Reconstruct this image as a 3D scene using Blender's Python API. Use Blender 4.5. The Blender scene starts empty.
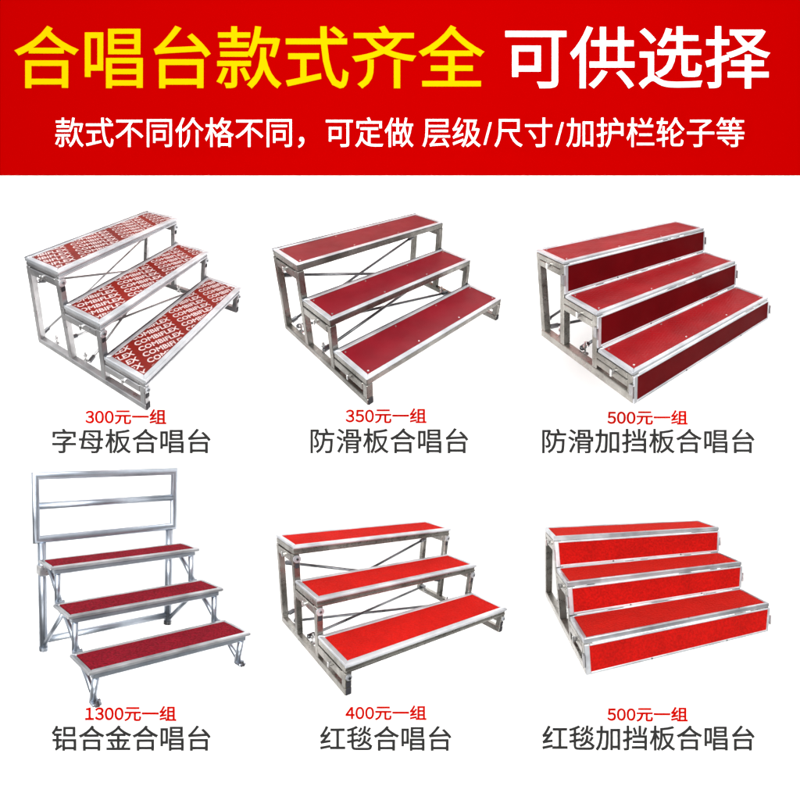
import bpy, bmesh, math, random
from mathutils import Vector, Matrix

# ------------------------------------------------------------------ camera, world, lamps, exposure
scene = bpy.context.scene
COL = scene.collection
DIST, FPX = 6.0, 600.0                       # metres to the display wall, focal length in photo pixels (800 wide)
cam_data = bpy.data.cameras.new('camera')
cam_data.sensor_width = 36.0
cam_data.lens = 36.0 * FPX / 800.0
cam_data.clip_end = 100
cam = bpy.data.objects.new('camera', cam_data)
COL.objects.link(cam)
cam.location = (0, -DIST, 0)
cam.rotation_euler = (math.radians(90), 0, 0)
scene.camera = cam
scene.render.resolution_x = scene.render.resolution_y = 1024

world = bpy.data.worlds.new('World')
scene.world = world
world.use_nodes = True
wt = world.node_tree
bg = wt.nodes['Background']
tc = wt.nodes.new('ShaderNodeTexCoord')
sep = wt.nodes.new('ShaderNodeSeparateXYZ')
wt.links.new(tc.outputs['Generated'], sep.inputs[0])
ramp = wt.nodes.new('ShaderNodeValToRGB')
mr = wt.nodes.new('ShaderNodeMapRange')
mr.inputs['From Min'].default_value = -1
wt.links.new(sep.outputs['Z'], mr.inputs['Value'])
wt.links.new(mr.outputs[0], ramp.inputs[0])
el = ramp.color_ramp.elements
el[0].position = 0.0; el[0].color = (0.10, 0.095, 0.09, 1)
el[1].position = 1.0; el[1].color = (1.0, 1.0, 1.0, 1)
for p, c in ((0.40, (0.20, 0.19, 0.18)), (0.52, (0.62, 0.62, 0.63)), (0.68, (0.95, 0.97, 1.0))):
    e = el.new(p); e.color = (*c, 1)
nz = wt.nodes.new('ShaderNodeTexNoise')       # soft blotches added to the world for contrast in metal reflections
nz.inputs['Scale'].default_value = 2.2
nz.inputs['Detail'].default_value = 3
wt.links.new(tc.outputs['Generated'], nz.inputs['Vector'])
mr2 = wt.nodes.new('ShaderNodeMapRange')
mr2.inputs['From Min'].default_value = .35; mr2.inputs['From Max'].default_value = .65
mr2.inputs['To Min'].default_value = .35; mr2.inputs['To Max'].default_value = 1.6
wt.links.new(nz.outputs['Fac'], mr2.inputs['Value'])
mx = wt.nodes.new('ShaderNodeVectorMath'); mx.operation = 'SCALE'
wt.links.new(ramp.outputs[0], mx.inputs[0]); wt.links.new(mr2.outputs[0], mx.inputs['Scale'])
wt.links.new(mx.outputs[0], bg.inputs['Color'])
bg.inputs['Strength'].default_value = 0.75

def softbox(name, loc, target, size, power):
    l = bpy.data.lights.new(name, 'AREA')
    l.shape = 'RECTANGLE'; l.size, l.size_y = size; l.energy = power
    l.color = (1.0, 0.985, 0.96)
    o = bpy.data.objects.new(name, l); COL.objects.link(o)
    o.location = loc
    o.rotation_euler = (Vector(target) - Vector(loc)).to_track_quat('-Z', 'Y').to_euler()
softbox('unseen_softbox', (1.0, -12.0, 11.0), (0, 0, 0), (14, 8), 2600)  # key lamp out of view, placed above to brighten the treads
softbox('unseen_softbox', (0.0, -14.0, 1.0), (0, 0, 0), (9, 6), 3050)  # unseen frontal fill, added so shadows hide behind the risers

softbox('unseen_softbox', (0.5, -9.0, -10.0), (0, 0, -1), (10, 5), 400)  # unseen fill added from below to thin the wall shadows

vs = scene.view_settings
vs.view_transform = 'Standard'; vs.look = 'None'; vs.exposure = 0.0; vs.gamma = 1.0
vs.use_curve_mapping = False

# ------------------------------------------------------------------ materials
def new_mat(name):
    m = bpy.data.materials.new(name); m.use_nodes = True
    nt = m.node_tree
    return m, nt, nt.nodes['Principled BSDF'], nt.nodes.new('ShaderNodeTexCoord')

def noise(nt, vec, scale, detail=4, stretch=None):
    n = nt.nodes.new('ShaderNodeTexNoise')
    n.inputs['Scale'].default_value = scale; n.inputs['Detail'].default_value = detail
    if stretch:
        mp = nt.nodes.new('ShaderNodeMapping'); mp.inputs['Scale'].default_value = stretch
        nt.links.new(vec, mp.inputs[0]); vec = mp.outputs[0]
    nt.links.new(vec, n.inputs['Vector'])
    return n.outputs['Fac']

def ramp2(nt, fac, a, b, lo=.35, hi=.65):
    r = nt.nodes.new('ShaderNodeValToRGB')
    r.color_ramp.elements[0].position = lo; r.color_ramp.elements[0].color = (*a, 1)
    r.color_ramp.elements[1].position = hi; r.color_ramp.elements[1].color = (*b, 1)
    nt.links.new(fac, r.inputs[0]); return r.outputs[0]

def maprange(nt, fac, a, b, lo=.3, hi=.7):
    r = nt.nodes.new('ShaderNodeMapRange')
    for k, v in (('From Min', lo), ('From Max', hi), ('To Min', a), ('To Max', b)): r.inputs[k].default_value = v
    nt.links.new(fac, r.inputs['Value']); return r.outputs[0]

def bump(nt, b, fac, strength, dist):
    n = nt.nodes.new('ShaderNodeBump'); n.inputs['Strength'].default_value = strength
    n.inputs['Distance'].default_value = dist
    nt.links.new(fac, n.inputs['Height']); nt.links.new(n.outputs[0], b.inputs['Normal'])

def metal(name, dark, light, rough=(.25, .5), metallic=.9):
    m, nt, b, t = new_mat(name)
    c = noise(nt, t.outputs['Object'], 4, 4)
    nt.links.new(ramp2(nt, c, dark, light), b.inputs['Base Color'])
    nt.links.new(maprange(nt, noise(nt, t.outputs['Object'], 23, 5), *rough), b.inputs['Roughness'])
    b.inputs['Metallic'].default_value = metallic
    bump(nt, b, noise(nt, t.outputs['Object'], 4, 2), .08, .012)
    return m

def flat(name, col, rough=.6, vary=.06, spec=.3):
    m, nt, b, t = new_mat(name)
    a = tuple(max(0, x * (1 - vary)) for x in col); d = tuple(min(1, x * (1 + vary)) for x in col)
    nt.links.new(ramp2(nt, noise(nt, t.outputs['Object'], 5, 3), a, d), b.inputs['Base Color'])
    b.inputs['Roughness'].default_value = rough
    b.inputs['Specular IOR Level'].default_value = spec
    return m

def film(name, col, rough, spec=.4, mesh_bump=False, vary=.12):
    m, nt, b, t = new_mat(name)
    a = tuple(x * (1 - vary) for x in col); d = tuple(x * (1 + vary) for x in col)
    nt.links.new(ramp2(nt, noise(nt, t.outputs['Object'], 4, 5), a, d), b.inputs['Base Color'])
    nt.links.new(maprange(nt, noise(nt, t.outputs['Object'], 7, 4), rough * .85, rough * 1.2), b.inputs['Roughness'])
    b.inputs['Specular IOR Level'].default_value = spec
    if mesh_bump:                                                   # pressed diamond grid of the anti slip film
        mp = nt.nodes.new('ShaderNodeMapping'); mp.inputs['Rotation'].default_value = (0, 0, math.radians(45))
        nt.links.new(t.outputs['Object'], mp.inputs[0])
        v = nt.nodes.new('ShaderNodeTexVoronoi'); v.inputs['Scale'].default_value = 48
        v.inputs['Randomness'].default_value = 0.05
        nt.links.new(mp.outputs[0], v.inputs['Vector']); bump(nt, b, v.outputs['Distance'], .38, .007)
    return m

def carpet(name, col, vary=.22, sheen=.5):
    m, nt, b, t = new_mat(name)
    fine = noise(nt, t.outputs['Object'], 62, 8)
    big = noise(nt, t.outputs['Object'], 5, 3)
    a = tuple(x * (1 - vary) for x in col); d = tuple(x * (1 + vary) for x in col)
    mix = nt.nodes.new('ShaderNodeMix'); mix.data_type = 'RGBA'; mix.blend_type = 'MULTIPLY'
    mix.inputs[0].default_value = .6
    nt.links.new(ramp2(nt, fine, a, d, .38, .62), mix.inputs[6])
    nt.links.new(ramp2(nt, big, (.75, .75, .75), (1, 1, 1)), mix.inputs[7])
    nt.links.new(mix.outputs[2], b.inputs['Base Color'])
    b.inputs['Roughness'].default_value = .95; b.inputs['Specular IOR Level'].default_value = .1
    b.inputs['Sheen Weight'].default_value = sheen; b.inputs['Sheen Roughness'].default_value = .45
    b.inputs['Sheen Tint'].default_value = (1, .04, .02, 1)
    bump(nt, b, fine, .8, .014)
    return m

M = {
    'wall': flat('white_wall', (.93, .93, .93), .8, .003, .0),
    'banner': flat('red_banner', (.278, .0, .0), .9, .004, .0),
    'yellow': flat('yellow_letters', (.62, .34, .0), .9, .0, .0),
    'white': flat('white_letters', (.9, .9, .9), .9, .0, .0),
    'price': flat('red_letters', (.42, .003, .001), .9, .0, .0),
    'grey': flat('dark_letters', (.026, .026, .026), .9, .0, .0),
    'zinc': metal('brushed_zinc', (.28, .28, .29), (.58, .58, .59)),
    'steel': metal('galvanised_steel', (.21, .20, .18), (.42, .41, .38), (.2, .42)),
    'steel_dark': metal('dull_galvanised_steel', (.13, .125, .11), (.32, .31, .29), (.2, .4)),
    'trim': metal('bright_lit_trim', (.42, .44, .47), (.66, .68, .71), (.32, .5), .7),  # on capped treads the paler tone stands in for light from above
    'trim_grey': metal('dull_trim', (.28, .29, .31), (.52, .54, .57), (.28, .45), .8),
    'edge': metal('rear_edge_steel', (.14, .15, .17), (.30, .32, .35), (.25, .4)),
    'alu': metal('aluminium_tube', (.33, .37, .43), (.46, .51, .58), (.30, .40), .9),
    'bolt': metal('bolt_steel', (.55, .55, .55), (.8, .8, .8), (.15, .3)),
    'rod': metal('dark_rod', (.08, .085, .09), (.26, .27, .29), (.25, .4)),
    'rubber': flat('black_rubber', (.02, .02, .025), .6),
    'film_print': film('brown_red_film', (.125, .006, .003), .5, .2, vary=.2),
    'film_plain': film('plain_red_film', (.125, .003, .008), .42, .22),
    'film_mesh': film('mesh_red_film', (.18, .003, .005), .42, .18, True),
    'kick_film': film('shaded_red_film', (.068, .001, .002), .45, .05, False, .10),  # darker than the treads: light from above put into the tone
    'carpet_deep': carpet('deep_red_carpet', (.185, .003, .012), .34, 0.0),
    'carpet_orange': carpet('orange_red_carpet', (.42, .004, .002), .12, .2),
    'carpet_scarlet': carpet('scarlet_carpet', (.28, .002, .001), .16, .45),
    'print': flat('pale_print', (.43, .34, .34), .5, .1),
}
M['alu_foot'] = M['alu']

# ------------------------------------------------------------------ object helpers
def tag(o, label=None, cat=None, group=None, kind=None):
    for k, v in (('label', label), ('category', cat), ('group', group), ('kind', kind)):
        if v: o[k] = v
    return o

def put(name, bm, mat, parent=None, smooth=False, base=(0, 0, 0)):
    me = bpy.data.meshes.new(name)
    b = Vector(base)
    for v in bm.verts: v.co -= b
    bmesh.ops.recalc_face_normals(bm, faces=bm.faces[:])
    if smooth:
        for f in bm.faces: f.smooth = True
    bm.to_mesh(me); bm.free()
    me.materials.append(M[mat])
    o = bpy.data.objects.new(name, me); COL.objects.link(o)
    if parent: o.parent = parent
    else: o.location = b
    return o

def hexa(bm, bot, top, bevel=.004):
    """solid between two four-cornered rings (same winding)"""
    t = bmesh.new()
    a = [t.verts.new(p) for p in bot]; c = [t.verts.new(p) for p in top]
    t.faces.new(a[::-1]); t.faces.new(c)
    for i in range(4): t.faces.new((a[i], a[(i + 1) % 4], c[(i + 1) % 4], c[i]))
    if bevel: bmesh.ops.bevel(t, geom=t.edges[:], offset=bevel, segments=1, affect='EDGES')
    merge(bm, t)

def merge(bm, t):
    me = bpy.data.meshes.new('tmp'); t.to_mesh(me); t.free(); bm.from_mesh(me); bpy.data.meshes.remove(me)

def box(bm, x0, x1, y0, y1, z0, z1, bevel=.004):
    hexa(bm, [(x0, y0, z0), (x1, y0, z0), (x1, y1, z0), (x0, y1, z0)],
         [(x0, y0, z1), (x1, y0, z1), (x1, y1, z1), (x0, y1, z1)], bevel)

def tube(bm, pts, r, n=12, cap=True, side=None, closed=False):
    pts = [Vector(p) for p in pts]; rings = []
    for i, p in enumerate(pts):
        d = (pts[min(i + 1, len(pts) - 1)] - pts[max(i - 1, 0)]).normalized()
        k = 1.0
        if closed:                                                  # mitred corner of a closed frame
            a, c = (p - pts[i - 1]).normalized(), (pts[(i + 1) % len(pts)] - p).normalized()
            d = (a + c).normalized(); k = 1 / max(.3, d.dot(a))
        if side: w = Vector(side); u = d.cross(w).normalized() * k
        else: u = d.cross(Vector((0, 0, 1)) if abs(d.z) < .9 else Vector((0, 1, 0))).normalized(); w = d.cross(u)
        rings.append([bm.verts.new(p + (u * math.cos(2 * math.pi * k / n) + w * math.sin(2 * math.pi * k / n)) * r) for k in range(n)])
    for a, b in zip(rings, rings[1:]):
        for k in range(n): bm.faces.new((a[k], a[(k + 1) % n], b[(k + 1) % n], b[k]))
    if closed:
        for k in range(n): bm.faces.new((rings[-1][k], rings[-1][(k + 1) % n], rings[0][(k + 1) % n], rings[0][k]))
    elif cap: bm.faces.new(rings[0][::-1]); bm.faces.new(rings[-1])

# ------------------------------------------------------------------ the display wall, the banner and the lettering
GAP = .95                                     # the wall stands this far behind the rearmost riser corner
S = (DIST + GAP) / FPX
def X(px): return (px - 400) * S
def Z(py): return (400 - py) * S

bm = bmesh.new(); box(bm, -10, 10, GAP, GAP + .1, -8, 9, 0)
tag(put('backdrop', bm, 'wall'), kind='structure')

def lettering_bm(text, x0, x1, y0, y1, y_front, offset=.01, depth=.25):
    """text fitted to the box x0..x1, y0..y1 (photo pixels on the wall), its front face at y = y_front"""
    b = bmesh.new(); pen = 0.0
    for ch in text:                                                 # one character after another
        if ch == ' ': pen += .25; continue
        wide = chr(ord(ch) + 0xFEE0) if ch.isdigit() else ch        # the wide digits match the ideographs' strokes
        c = bpy.data.curves.new('t', 'FONT'); c.body = wide; c.bevel_depth = offset * (1 if not ch.isdigit() else 1.15)
        c.bevel_resolution = 1; c.resolution_u = 4
        o = bpy.data.objects.new('t', c); COL.objects.link(o)
        bpy.context.view_layer.update()
        me = bpy.data.meshes.new_from_object(o.evaluated_get(bpy.context.evaluated_depsgraph_get()))
        bpy.data.objects.remove(o); bpy.data.curves.remove(c)
        adv = .56 if ch.isdigit() else .40 if ch == '/' else 1.0
        if ch.isdigit() or ch == '/':
            xm = (min(v.co.x for v in me.vertices) + max(v.co.x for v in me.vertices)) / 2
            kx = .86 if ch.isdigit() else 1.0
            for v in me.vertices: v.co.x = (v.co.x - xm) * kx + adv / 2
        for v in me.vertices: v.co.x += pen
        pen += adv
        b.from_mesh(me); bpy.data.meshes.remove(me)
    xs = [v.co.x for v in b.verts]; ys = [v.co.y for v in b.verts]
    ax, bx, ay, by = min(xs), max(xs), min(ys), max(ys)
    for v in b.verts:
        u = (v.co.x - ax) / (bx - ax); w = (v.co.y - ay) / (by - ay)
        v.co = Vector((X(x0 + (x1 - x0) * u), GAP + y_front - v.co.z * depth, Z(y1 + (y0 - y1) * w)))
    return b

sign = bpy.data.objects.new('banner_sign', None); COL.objects.link(sign)
sign.location = (0, GAP, Z(175.5))
tag(sign, 'wide red banner across the top of the white wall with yellow and white headline', 'banner')
bm = bmesh.new(); box(bm, -5.2, 5.2, GAP - .012, GAP, Z(175.5), Z(-30), .001); put('banner_panel', bm, 'banner', sign, base=sign.location)
YB = -.016
put('headline_lettering', lettering_bm('合唱台款式齐全', 15, 484.5, 26, 89.5, YB, .009), 'yellow', sign, base=sign.location)
put('headline_lettering', lettering_bm('可供选择', 505, 769.5, 27, 89.5, YB, .009), 'white', sign, base=sign.location)['label'] = 'white headline characters'
put('subtitle_lettering', lettering_bm('款式不同价格不同，可定做 层级/尺寸/加护栏轮子等', 56, 743.5, 118, 148.5, YB, .003), 'white', sign, base=sign.location)

CAPS = [
    ('300元一组', (85.5, 166.5, 409, 424.5), '字母板合唱台', (52.5, 211, 428.5, 453.5), 'riser with printed treads'),
    ('350元一组', (345.5, 426.5, 408, 423.5), '防滑板合唱台', (310.5, 468.5, 428, 453.5), 'open riser with plain dark red treads'),
    ('500元一组', (607, 687.5, 410, 425), '防滑加挡板合唱台', (542, 754.5, 428.5, 453.5), 'riser with shaded red front panels'),
    ('1300元一组', (85.5, 176.5, 705.5, 721), '铝合金合唱台', (52, 211, 725, 750.5), 'aluminium riser with rear railing'),
    ('400元一组', (345.5, 426.5, 705, 720), '红毯合唱台', (320, 451.5, 725.5, 750.5), 'open riser with orange red carpet'),
    ('500元一组', (607, 687.5, 706.5, 721.5), '红毯加挡板合唱台', (542, 754.5, 725, 750.5), 'riser with scarlet carpeted front panels'),
]
for pt, pb, nt_, nb, what in CAPS:
    o = put('price_lettering', lettering_bm(pt, *pb, -.008, .022), 'price', base=(X((pb[0] + pb[1]) / 2), GAP, Z(pb[3])))
    tag(o, f'red price lettering {pt} below the {what}', 'price lettering', 'red prices under the risers')
    o = put('name_lettering', lettering_bm(nt_, *nb, -.008, .012), 'grey', base=(X((nb[0] + nb[1]) / 2), GAP, Z(nb[3])))
    tag(o, f'dark grey lettering {nt_} below the price of the {what}', 'name lettering', 'dark grey names under the risers')

# ------------------------------------------------------------------ risers
WARP = {
    1: ([[0.033569, -0.633932, 0.160412, -1.269549], [0.365649, 0.256735, 0.386633, -0.05509], [0.743557, 0.514918, -0.426594, 3.0]], [0.061776, 0.078659, -0.021797, 0.638528], [1.9661, 0.514, 1.0292, 0.5392, 0.5393, 0.543, 1.1451, 0.7709, 0.3821, 1.659]),
    2: ([[0.415222, -0.379423, 0.007332, -0.160293], [0.292447, 0.317441, 0.403232, -0.028081], [0.622328, 0.614423, -0.484967, 3.0]], [0.057021, 0.055511, -0.02843, 0.675476], [2.0783, 0.5185, 1.0198, 0.5291, 0.521, 0.5154, 1.0138, 0.6478, 0.3065, 1.5784]),
    3: ([[0.81807, -0.165004, -0.030931, 1.160919], [0.324921, 0.302617, 0.600832, -0.019719], [0.768417, 0.630223, -0.111149, 3.0]], [0.103442, 0.024299, 0.040313, 0.669295], [1.9409, 0.4862, 1.0148, 0.5302, 0.4845, 0.5133, 0.878, 0.5685, 0.2588, 1.4488]),
    4: ([[0.483503, -0.794872, 0.065828, -1.556498], [-0.033775, -0.05684, 0.820253, -1.564731], [0.472567, 0.871072, -0.133841, 3.0]], [-0.0176, 0.070397, -0.023927, 0.707007], [1.3381, 0.317, 0.6306, 0.2586, 0.2806, 0.3008, 0.7778, 0.5179, 0.2641, 0.9936, 0.0656, 1.4074, 0.9112, 0.1022]),
    5: ([[0.455618, -0.33914, 0.033559, -0.274501], [-0.079689, -0.035493, 0.635228, -1.481217], [0.589361, 0.727606, -0.35106, 3.0]], [0.045471, 0.053467, -0.059163, 0.731245], [2.2044, 0.5622, 1.0972, 0.5248, 0.5588, 0.5945, 1.0828, 0.7169, 0.3277, 1.617]),
    6: ([[0.832766, 0.09104, -0.126241, 0.928935], [-0.079817, -0.060624, 0.701002, -1.373637], [0.528621, 0.798665, -0.287568, 3.0]], [0.092911, 0.03702, -0.051951, 0.691027], [1.7808, 0.5167, 1.0154, 0.5135, 0.5092, 0.505, 0.8933, 0.6003, 0.3035, 1.9483]),
}
class Riser:
    """one riser: built in its own frame (x along the treads from the near left end, y to the back, z up)
    and set down in the room by its own projective warp that tapers the shape, so straight bars stay straight"""
    def __init__(s, k, name, label, group):
        s.k = k; s.B, s.q, d = WARP[k]
        s.L, s.f1, s.f2, s.D0, s.D1, s.D2, s.h0, s.h1, s.h2, s.yb = d[:10]; s.d = d
        s.base = s.at((s.L / 2, s.yb / 2, 0))
        s.root = bpy.data.objects.new(name, None); COL.objects.link(s.root); s.root.location = s.base
        tag(s.root, label, 'choir riser', group)
    def at(s, p):
        h = (p[0], p[1], p[2], 1.0)
        w = sum(a * b for a, b in zip(s.q, h))
        r = [sum(a * b for a, b in zip(row, h)) / w for row in s.B]
        return Vector((r[0], r[2] - DIST, r[1]))
    def add(s, name, bm, mat, parent=None, smooth=False):
        for v in bm.verts: v.co = s.at(v.co)
        return put(name, bm, mat, parent or s.root, smooth, s.base)

def make_tread(R, i, f, D, h, P):
    L = R.L; th = P['th']; bw = P['bw']; fm = P['frame']; rb = P.get('rear', bw) if i else bw
    bm = bmesh.new()
    e = P.get('over', 0)
    # mitred four-sided frame
    def side(a, b, c, d, z0, z1, bev=.006): hexa(bm, [(*p, z0) for p in (a, b, c, d)], [(*p, z1) for p in (a, b, c, d)], bev)
    o = [(-e, f), (L + e, f), (L + e, f + D), (-e, f + D)]
    n = [(bw - e, f + bw), (L + e - bw, f + bw), (L + e - bw, f + D - rb), (bw - e, f + D - rb)]
    tt = P.get('cap', th)                                           # height of the top profile; where capped, its sky reflection is painted brighter
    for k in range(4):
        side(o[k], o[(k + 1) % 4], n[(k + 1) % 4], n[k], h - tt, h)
    if P.get('lip'):                                                # rolled lip along the front edge
        tube(bm, [(0.0, f - .002, h - th * .20), (L, f - .002, h - th * .20)], th * .17, 8)
    fr = R.add('tread_frame', bm, fm)
    if tt < th:                                                     # apron of the same metal, light and shade put in by tone; folded groove
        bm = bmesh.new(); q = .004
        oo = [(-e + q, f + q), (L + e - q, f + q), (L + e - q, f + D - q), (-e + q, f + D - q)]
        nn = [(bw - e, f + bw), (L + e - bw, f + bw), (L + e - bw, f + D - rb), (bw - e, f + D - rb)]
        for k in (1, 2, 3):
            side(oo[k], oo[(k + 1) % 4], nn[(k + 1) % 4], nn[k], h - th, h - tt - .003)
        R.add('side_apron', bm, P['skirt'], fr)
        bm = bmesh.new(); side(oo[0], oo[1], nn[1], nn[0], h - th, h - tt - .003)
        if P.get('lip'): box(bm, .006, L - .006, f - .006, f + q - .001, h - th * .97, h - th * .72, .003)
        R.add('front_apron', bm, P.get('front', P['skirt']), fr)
    if P.get('rear_edge'):
        bm = bmesh.new(); box(bm, .002, L - .002, f + D - P['rear_edge'], f + D + .001, h - .03, h + .004, .001)
        R.add('rear_edge', bm, 'edge', fr)
    bm = bmesh.new()
    box(bm, bw - e + .002, L + e - bw - .002, f + bw + .002, f + D - rb - .002, h - th * .7, h + P.get('raise', -.006), .003)
    bd = R.add(P['board_name'], bm, P['board'], fr)
    if P.get('screws'):
        for fx in P['screws']:
            for yy in (f + bw + .035, f + D - rb - .035):
                b = bmesh.new(); z0 = h + P.get('raise', -.006)
                tube(b, [(bw + .03 + fx * (L - 2 * bw - .06), yy, z0 - .004), (bw + .03 + fx * (L - 2 * bw - .06), yy, z0 + .004)], .009, 10)
                R.add('screw', b, 'bolt', bd)
    if P.get('seams'):
        for fx in P['seams']:                                       # small rivets on the trim
            b = bmesh.new(); tube(b, [(fx * L, f + bw * .5, h - .004), (fx * L, f + bw * .5, h + .003)], .007, 8)
            R.add('rivet', b, 'rod', fr)
    return fr, bd

def word_field(R, bd, f, D, h, P, phase):
    """rows of printed words running at an angle over the board, cut off at its edges"""
    bw = P['bw']; L = R.L
    c = bpy.data.curves.new('t', 'FONT'); c.body = 'COMBIFLEX'; c.bevel_depth = .034; c.bevel_resolution = 0; c.resolution_u = 2
    o = bpy.data.objects.new('t', c); COL.objects.link(o); bpy.context.view_layer.update()
    me = bpy.data.meshes.new_from_object(o.evaluated_get(bpy.context.evaluated_depsgraph_get()))
    bpy.data.objects.remove(o); bpy.data.curves.remove(c)
    xs = [v.co.x for v in me.vertices]; wid = max(xs) - min(xs)
    ang = math.radians(-23); per = .574; word = .520; pitch = .0935; cap = .060
    x0, x1, y0, y1 = bw + .008, L - bw - .008, f + bw + .008, f + D - bw - .008
    z = h + P.get('raise', -.006) + .0012
    out = bmesh.new(); ca, sa = math.cos(ang), math.sin(ang)
    for cu in range(-3, 6):
        for rv in range(-16, 30):
            u0 = cu * per + phase; v0 = rv * pitch + cu * .012 + .077
            cx = u0 + word / 2; px, py = cx * ca - v0 * sa, cx * sa + v0 * ca + f
            if not (x0 - .35 < px < x1 + .35 and y0 - .2 < py < y1 + .2): continue
            t = bmesh.new(); t.from_mesh(me)
            for v in t.verts:
                v.co.z = max(-.04, v.co.z)
                u = u0 + (v.co.x - min(xs)) / wid * word; w = v0 + v.co.y / .69 * cap
                v.co = Vector((u * ca - w * sa, u * sa + w * ca + f, z + v.co.z * .02))
            for co, no in (((x0, 0, 0), (-1, 0, 0)), ((x1, 0, 0), (1, 0, 0)), ((0, y0, 0), (0, -1, 0)), ((0, y1, 0), (0, 1, 0))):
                if t.verts: bmesh.ops.bisect_plane(t, geom=t.verts[:] + t.edges[:] + t.faces[:], plane_co=co, plane_no=no, clear_outer=True)
            merge(out, t)
    bpy.data.meshes.remove(me)
    R.add('printed_lettering', out, 'print', bd)

def end_frame(R, x0, x1, P, out):
    """the leg frame at one end; out = -1 at the left end, +1 at the right"""
    w, g, th, rh = P['post'], P['ground'], P['th'], P['rail']
    fm = P['leg']
    bm = bmesh.new(); box(bm, x0, x1, 0, R.yb, 0, g, .005)
    if P.get('channel'):
        pass
    R.add('ground_rail', bm, fm)
    steps = ((0, R.f2, R.D0, R.h0), (1, R.f1, R.f2 - R.f1, R.h1), (2, 0.0, R.f1, R.h2))
    for i, f, D, h in steps:
        top = h - th - .002; bm = bmesh.new()
        box(bm, x0, x1, f + .002, f + w, g + .001, top, .005)        # front leg of this step
        R.add('leg', bm, fm)
        yend = f + D if i == 0 else f + D - .002
        bm = bmesh.new(); box(bm, x0 - .001, x1 + .001, f + w + .001, yend - (w + .001 if i == 0 else 0), top - rh, top - .012 - P.get('groove', 0), .005)
        if P.get('groove'): box(bm, x0 - .001, x1 + .001, f + w + .001, yend - (w + .001 if i == 0 else 0), top - P['groove'] - .004, top - .004, .004)
        rail = R.add('end_rail', bm, fm)
        bm = bmesh.new(); xo = x0 if out < 0 else x1
        xa = xo + out * .022
        ym = f + w + (D - w) * .42; zm = top - rh * .55
        tube(bm, [(xo + out * .002, ym, zm), (xa, ym, zm)], .021, 10)
        box(bm, min(xa, xa + out * .012), max(xa, xa + out * .012), ym - .012, ym + .012, zm - .03, zm + .03, .004)
        R.add('bolt', bm, 'bolt', rail)
    # leaning rear leg
    ytop = R.f2 + R.D0; top = R.h0 - th - .002
    bm = bmesh.new()
    hexa(bm, [(x0, R.yb - w, g + .001), (x1, R.yb - w, g + .001), (x1, R.yb - .002, g + .001), (x0, R.yb - .002, g + .001)],
         [(x0, ytop - w, top), (x1, ytop - w, top), (x1, ytop - .002, top), (x0, ytop - .002, top)], .005)
    R.add('leg', bm, fm)
    # hook washers and slots on the front faces under each tread
    for i, f, D, h in steps:
        if P.get('washer'):
            zc = h - th - .045; xc = (x0 + x1) / 2
            bm = bmesh.new(); tube(bm, [(xc, f - .014, zc), (xc, f + .001, zc)], .040 if i < 2 else .03, 16)
            ws = R.add('washer', bm, 'trim')
            bm = bmesh.new(); tube(bm, [(xc, f - .026, zc), (xc, f - .0145, zc)], .013, 10); R.add('bolt', bm, 'rod', ws)
            bm = bmesh.new(); box(bm, x0 + .012, x1 - .010, f - .004, f + .0015, zc - .10, zc - .05, .002); R.add('slot', bm, 'rubber')  # dark plate painted for the shade in the hole
    if P.get('foot_cap'):
        bm = bmesh.new(); box(bm, x0 + .006, x1 - .006, -.006, .0015, .002, .075, .003); R.add('foot_cap', bm, 'rubber')
    # brackets and bolts where the braces meet the frame
    for yy in (R.yb * .86, R.yb * .56):
        xi = x1 if out < 0 else x0; bm = bmesh.new()
        box(bm, min(xi, xi - out * .05), max(xi, xi - out * .05), yy - .03, yy + .03, g - .045, g - .025, .003)
        tube(bm, [(xi - out * .032, yy, g - .03), (xi - out * .032, yy, g + .075)], .012, 8)
        tube(bm, [(xi - out * .032, yy, g + .025), (xi - out * .032, yy, g + .042)], .024, 8)
        R.add('bracket_bolt', bm, 'bolt')

RODS = {                                          # near end (y, z), far end (y, z) of the four scissor rods
    1: (((1.53, .84), (1.07, .40)), ((1.64, .10), (1.56, .76)), ((1.12, .27), (.55, .22)), ((.84, .08), (1.11, .58))),
    2: (((1.53, .70), (1.06, .28)), ((1.55, .08), (1.51, .70)), ((1.42, .08), (.79, .08)), ((.84, .08), (1.07, .29))),
    5: (((1.57, .76), (1.12, .32)), ((1.58, .10), (1.52, .84)), ((1.39, .09), (.80, .08)), ((.98, .08), (1.45, .11))),
}
def braces(R, P):
    L, g, w = R.L, P['ground'], P['post']; xi, xj = w + .0, L - w
    r = P['rod_r']
    A, Bp, C, Dd = [((xi + .002, *p), (xj - .002, *q)) for p, q in RODS.get(R.k, RODS[2])]
    for a, b in (A, Bp, C, Dd):
        bm = bmesh.new(); tube(bm, [a, b], r, 10)
        rod = R.add('brace_rod', bm, P['rod'], smooth=True)
        for p, q in ((a, b), (b, a)):
            v = (Vector(q) - Vector(p)).normalized(); bm = bmesh.new()
            tube(bm, [Vector(p) + v * .01, Vector(p) + v * .085], r * 1.7, 8); R.add('rod_end', bm, 'rod', rod)

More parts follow.
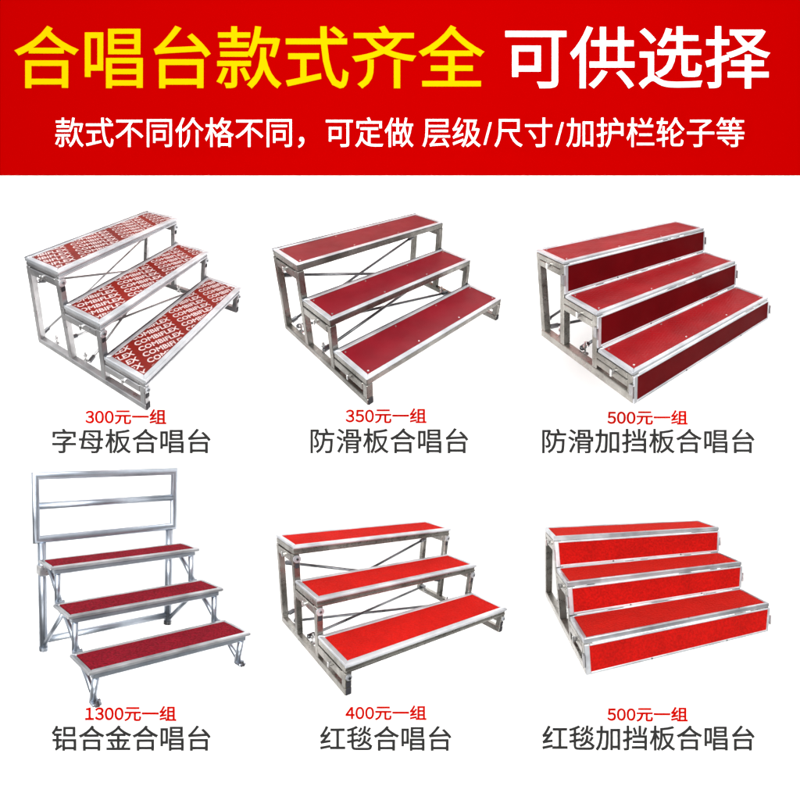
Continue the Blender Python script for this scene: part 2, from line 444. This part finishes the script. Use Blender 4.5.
def kick_panels(R, P):
    th, w = P['th'], P['post']; L = R.L
    for f, z0, z1 in ((R.f2, R.h1, R.h0 - th), (R.f1, R.h2, R.h1 - th), (0.0, 0.0, R.h2 - th)):
        y = f - .012; s = P['strip']
        z0 += .002; z1 -= .002
        bm = bmesh.new(); box(bm, s * 1.1 - .002, L - s * .8 + .002, y, y + .01, z0 + s * .62 - .002, z1 - P['topstrip'] + .002, .001)
        pn = R.add('kick_panel', bm, P['kick'])
        bm = bmesh.new()
        yo = y - .008
        box(bm, 0, s * 1.1, yo, y + .0115, z0, z1, .004); box(bm, L - s * .8, L, yo, y + .0115, z0, z1, .004)
        box(bm, s * 1.1 + .001, L - s * .8 - .001, yo, y + .0115, z0, z0 + s * .62, .003)
        box(bm, s * 1.1 + .001, L - s * .8 - .001, yo, y + .0115, z1 - P['topstrip'], z1, .004)
        R.add('panel_trim', bm, 'trim', pn)
        zc = (z0 + z1) / 2
        for xx, side in ((L, 1), (0, -1)):
            bm = bmesh.new()
            box(bm, xx + (0.001 if side > 0 else -.012), xx + (.014 if side > 0 else -.001), y - .010, y + .045, zc - .045, zc + .045, .004)
            tube(bm, [(xx + side * .008, y - .012, zc - .05), (xx + side * .008, y - .012, zc + .05)], .010, 8)
            R.add('latch', bm, 'zinc', pn)
        for fx in (.3, .72):
            bm = bmesh.new(); tube(bm, [(fx * L, yo - .003, z0 + s * .35), (fx * L, yo + .001, z0 + s * .35)], .009, 8)
            R.add('rivet', bm, 'rod', pn)

def steel_riser(k, name, label, P, kick=False, words=False, group=None):
    R = Riser(k, name, label, group)
    steps = ((0, R.f2, R.D0, R.h0), (1, R.f1, R.f2 - R.f1 - .004, R.h1), (2, 0.0, R.f1 - .004, R.h2))
    for i, f, D, h in steps:
        if kick and i: D -= .016
        fr, bd = make_tread(R, i, f, D, h, P)
        if words: word_field(R, bd, f, D, h, P, (-.29, -.157, .13)[i])
    w = P['post']
    end_frame(R, 0.0, w, P, -1)
    end_frame(R, R.L - w, R.L, P, 1)
    braces(R, P)
    if kick: kick_panels(R, P)
    return R

BASE = dict(th=.085, bw=.05, rail=.095, post=.066, ground=.07, rod_r=.015, rod='rod', leg='steel', frame='trim',
            board_name='tread_board', board='film_plain')
def P(**k): d = dict(BASE); d.update(k); return d

steel_riser(1, 'choir_riser', 'silver three step riser with brown red treads covered in white printed words',
            P(board='film_print', leg='zinc', skirt='zinc', front='trim', cap=.045, rear_edge=.020, lip=True, washer=True, foot_cap=True, th=.09, bw=.052, rod='zinc', rod_r=.0145), words=True)  # front apron in a lit tone, side aprons in a shaded one
steel_riser(2, 'choir_riser', 'open steel three step riser with smooth dull red treads held by small screws',
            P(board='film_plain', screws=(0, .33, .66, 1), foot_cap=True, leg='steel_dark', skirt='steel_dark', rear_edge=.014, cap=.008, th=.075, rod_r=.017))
steel_riser(3, 'choir_riser', 'steel three step riser closed at the front by shaded red panels, meshed red treads',
            P(board='film_mesh', kick='kick_film', strip=.032, topstrip=.013, screws=(0, .33, .66, 1), th=.030, rail=.12, groove=.05, frame='trim', bw=.042, rear=.020), kick=True)
steel_riser(5, 'choir_riser', 'open steel three step riser with bright orange red carpet on its treads',
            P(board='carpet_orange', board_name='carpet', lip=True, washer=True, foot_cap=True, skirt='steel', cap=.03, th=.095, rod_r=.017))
steel_riser(6, 'choir_riser', 'three step riser with scarlet carpet on both its treads and its closed front panels',
            P(board='carpet_scarlet', board_name='carpet', kick='carpet_scarlet', strip=.034, topstrip=.014, th=.044, rail=.11, groove=.04, rear=.016, bw=.030, frame='trim_grey', seams=(.2, .5, .8)), kick=True)

# ------------------------------------------------------------------ aluminium riser with a rear railing
R = Riser(4, 'choir_riser', 'silver aluminium three step riser with deep red carpet and a tall railing at its back', None)
a, Hr, Hl, yf = R.d[10:14]; L = R.L
PA = P(th=.026, bw=.034, frame='trim_grey', board='carpet_deep', board_name='carpet')
PA['raise'] = .001
steps = ((0, R.f2, R.D0, R.h0), (1, R.f1, R.D1, R.h1), (2, 0.0, R.D2, R.h2))
tips = {0: (R.f1 + R.D1 - .01, R.h1), 1: (R.D2 - .01, R.h2), 2: (yf, 0.0)}
for i, f, D, h in steps:
    make_tread(R, i, f, D, h, PA)
    bm = bmesh.new()                                                # the second, set back beam under the front edge
    box(bm, .035, L - .035, f + .012, f + .05, h - .062, h - .0275, .006)
    R.add('front_beam', bm, 'alu')
    bm = bmesh.new(); box(bm, .035, L - .035, f + D - .05, f + D - .012, h - .065, h - .0275, .006); R.add('rear_beam', bm, 'alu')
    ty, tz = tips[i]; rear = ty; ty, tz = (f + .045, tz - .035) if i < 2 else (.085, 0.0)
    for x in (a, L - a):
        bm = bmesh.new()
        tube(bm, [(x, f + .034, h - .066), (x, ty, tz + .012)], .023, 12)
        R.add('leg', bm, 'alu', smooth=True)
        bm = bmesh.new()                                            # slanting strut from the rear of the tread
        y1 = f + D + .005; ty -= .015
        tube(bm, [(x + .016, y1, h - .06), (x + .016, y1 + (ty - y1) * .5, h - .05 - (h - .05 - tz) * .43), (x + .016, ty + .002, tz + .02)], .020, 12)
        R.add('strut', bm, 'alu', smooth=True)
        bm = bmesh.new()                                            # hook or foot at the meeting point
        if i == 2: box(bm, x - .022, x + .045, ty - .04, ty - .002, tz + .003, tz + .024, .006)
        else: box(bm, x - .020, x + .045, rear - .045, ty + .03, tz - .006, tz + .0065, .004)
        tube(bm, [(x - .022, ty + .002, tz + .018), (x + .050, ty + .002, tz + .018)], .011, 8)
        ft = R.add('foot' if i == 2 else 'hook_bracket', bm, 'alu')
        if i == 2:
            bm = bmesh.new(); tube(bm, [(x + .012, ty - .04, .0), (x + .012, ty - .02, .03)], .016, 10); R.add('foot_cap', bm, 'rubber', ft)
for x in (a, L - a):
    bm = bmesh.new(); tube(bm, [(x, R.yb, .0), (x, R.yb, Hl - .028)], .034, 16); pole = R.add('rear_pole', bm, 'alu', smooth=True)
    bm = bmesh.new(); tube(bm, [(x, R.yb, -.002), (x, R.yb, .03)], .037, 16); R.add('foot_cap', bm, 'rod' if x > .5 else 'alu', pole)
    bm = bmesh.new(); box(bm, x - .038, x + .038, R.yb - .062, R.yb + .036, R.h0 - .15, R.h0 - .07, .008); R.add('clamp', bm, 'zinc', pole)
    bm = bmesh.new(); tube(bm, [(x, R.f1 + R.D1 - .03, R.h1 - .07), (x, R.yb - .035, .07)], .018, 12); R.add('strut', bm, 'alu', smooth=True)
bm = bmesh.new(); tube(bm, [(a + .03, R.yb, .085), (L - a - .03, R.yb, .085)], .028, 16); R.add('crossbar', bm, 'alu', smooth=True)
xl, xr = a - .042, L - a + .042
bm = bmesh.new()
def rail_tube(p, q): tube(bm, [p, q], .028, 16)
tube(bm, [(xl, R.yb, Hl), (xl, R.yb, Hr), (xr, R.yb, Hr), (xr, R.yb, Hl)], .030, 16, side=(0, 1, 0), closed=True)
rl = R.add('railing_frame', bm, 'alu', smooth=True)
for zz in ((Hl * .47 + Hr * .53),):
    bm = bmesh.new(); rail_tube((xl + .02, R.yb, zz), (xr - .02, R.yb, zz)); R.add('railing_bar', bm, 'alu', rl, smooth=True)
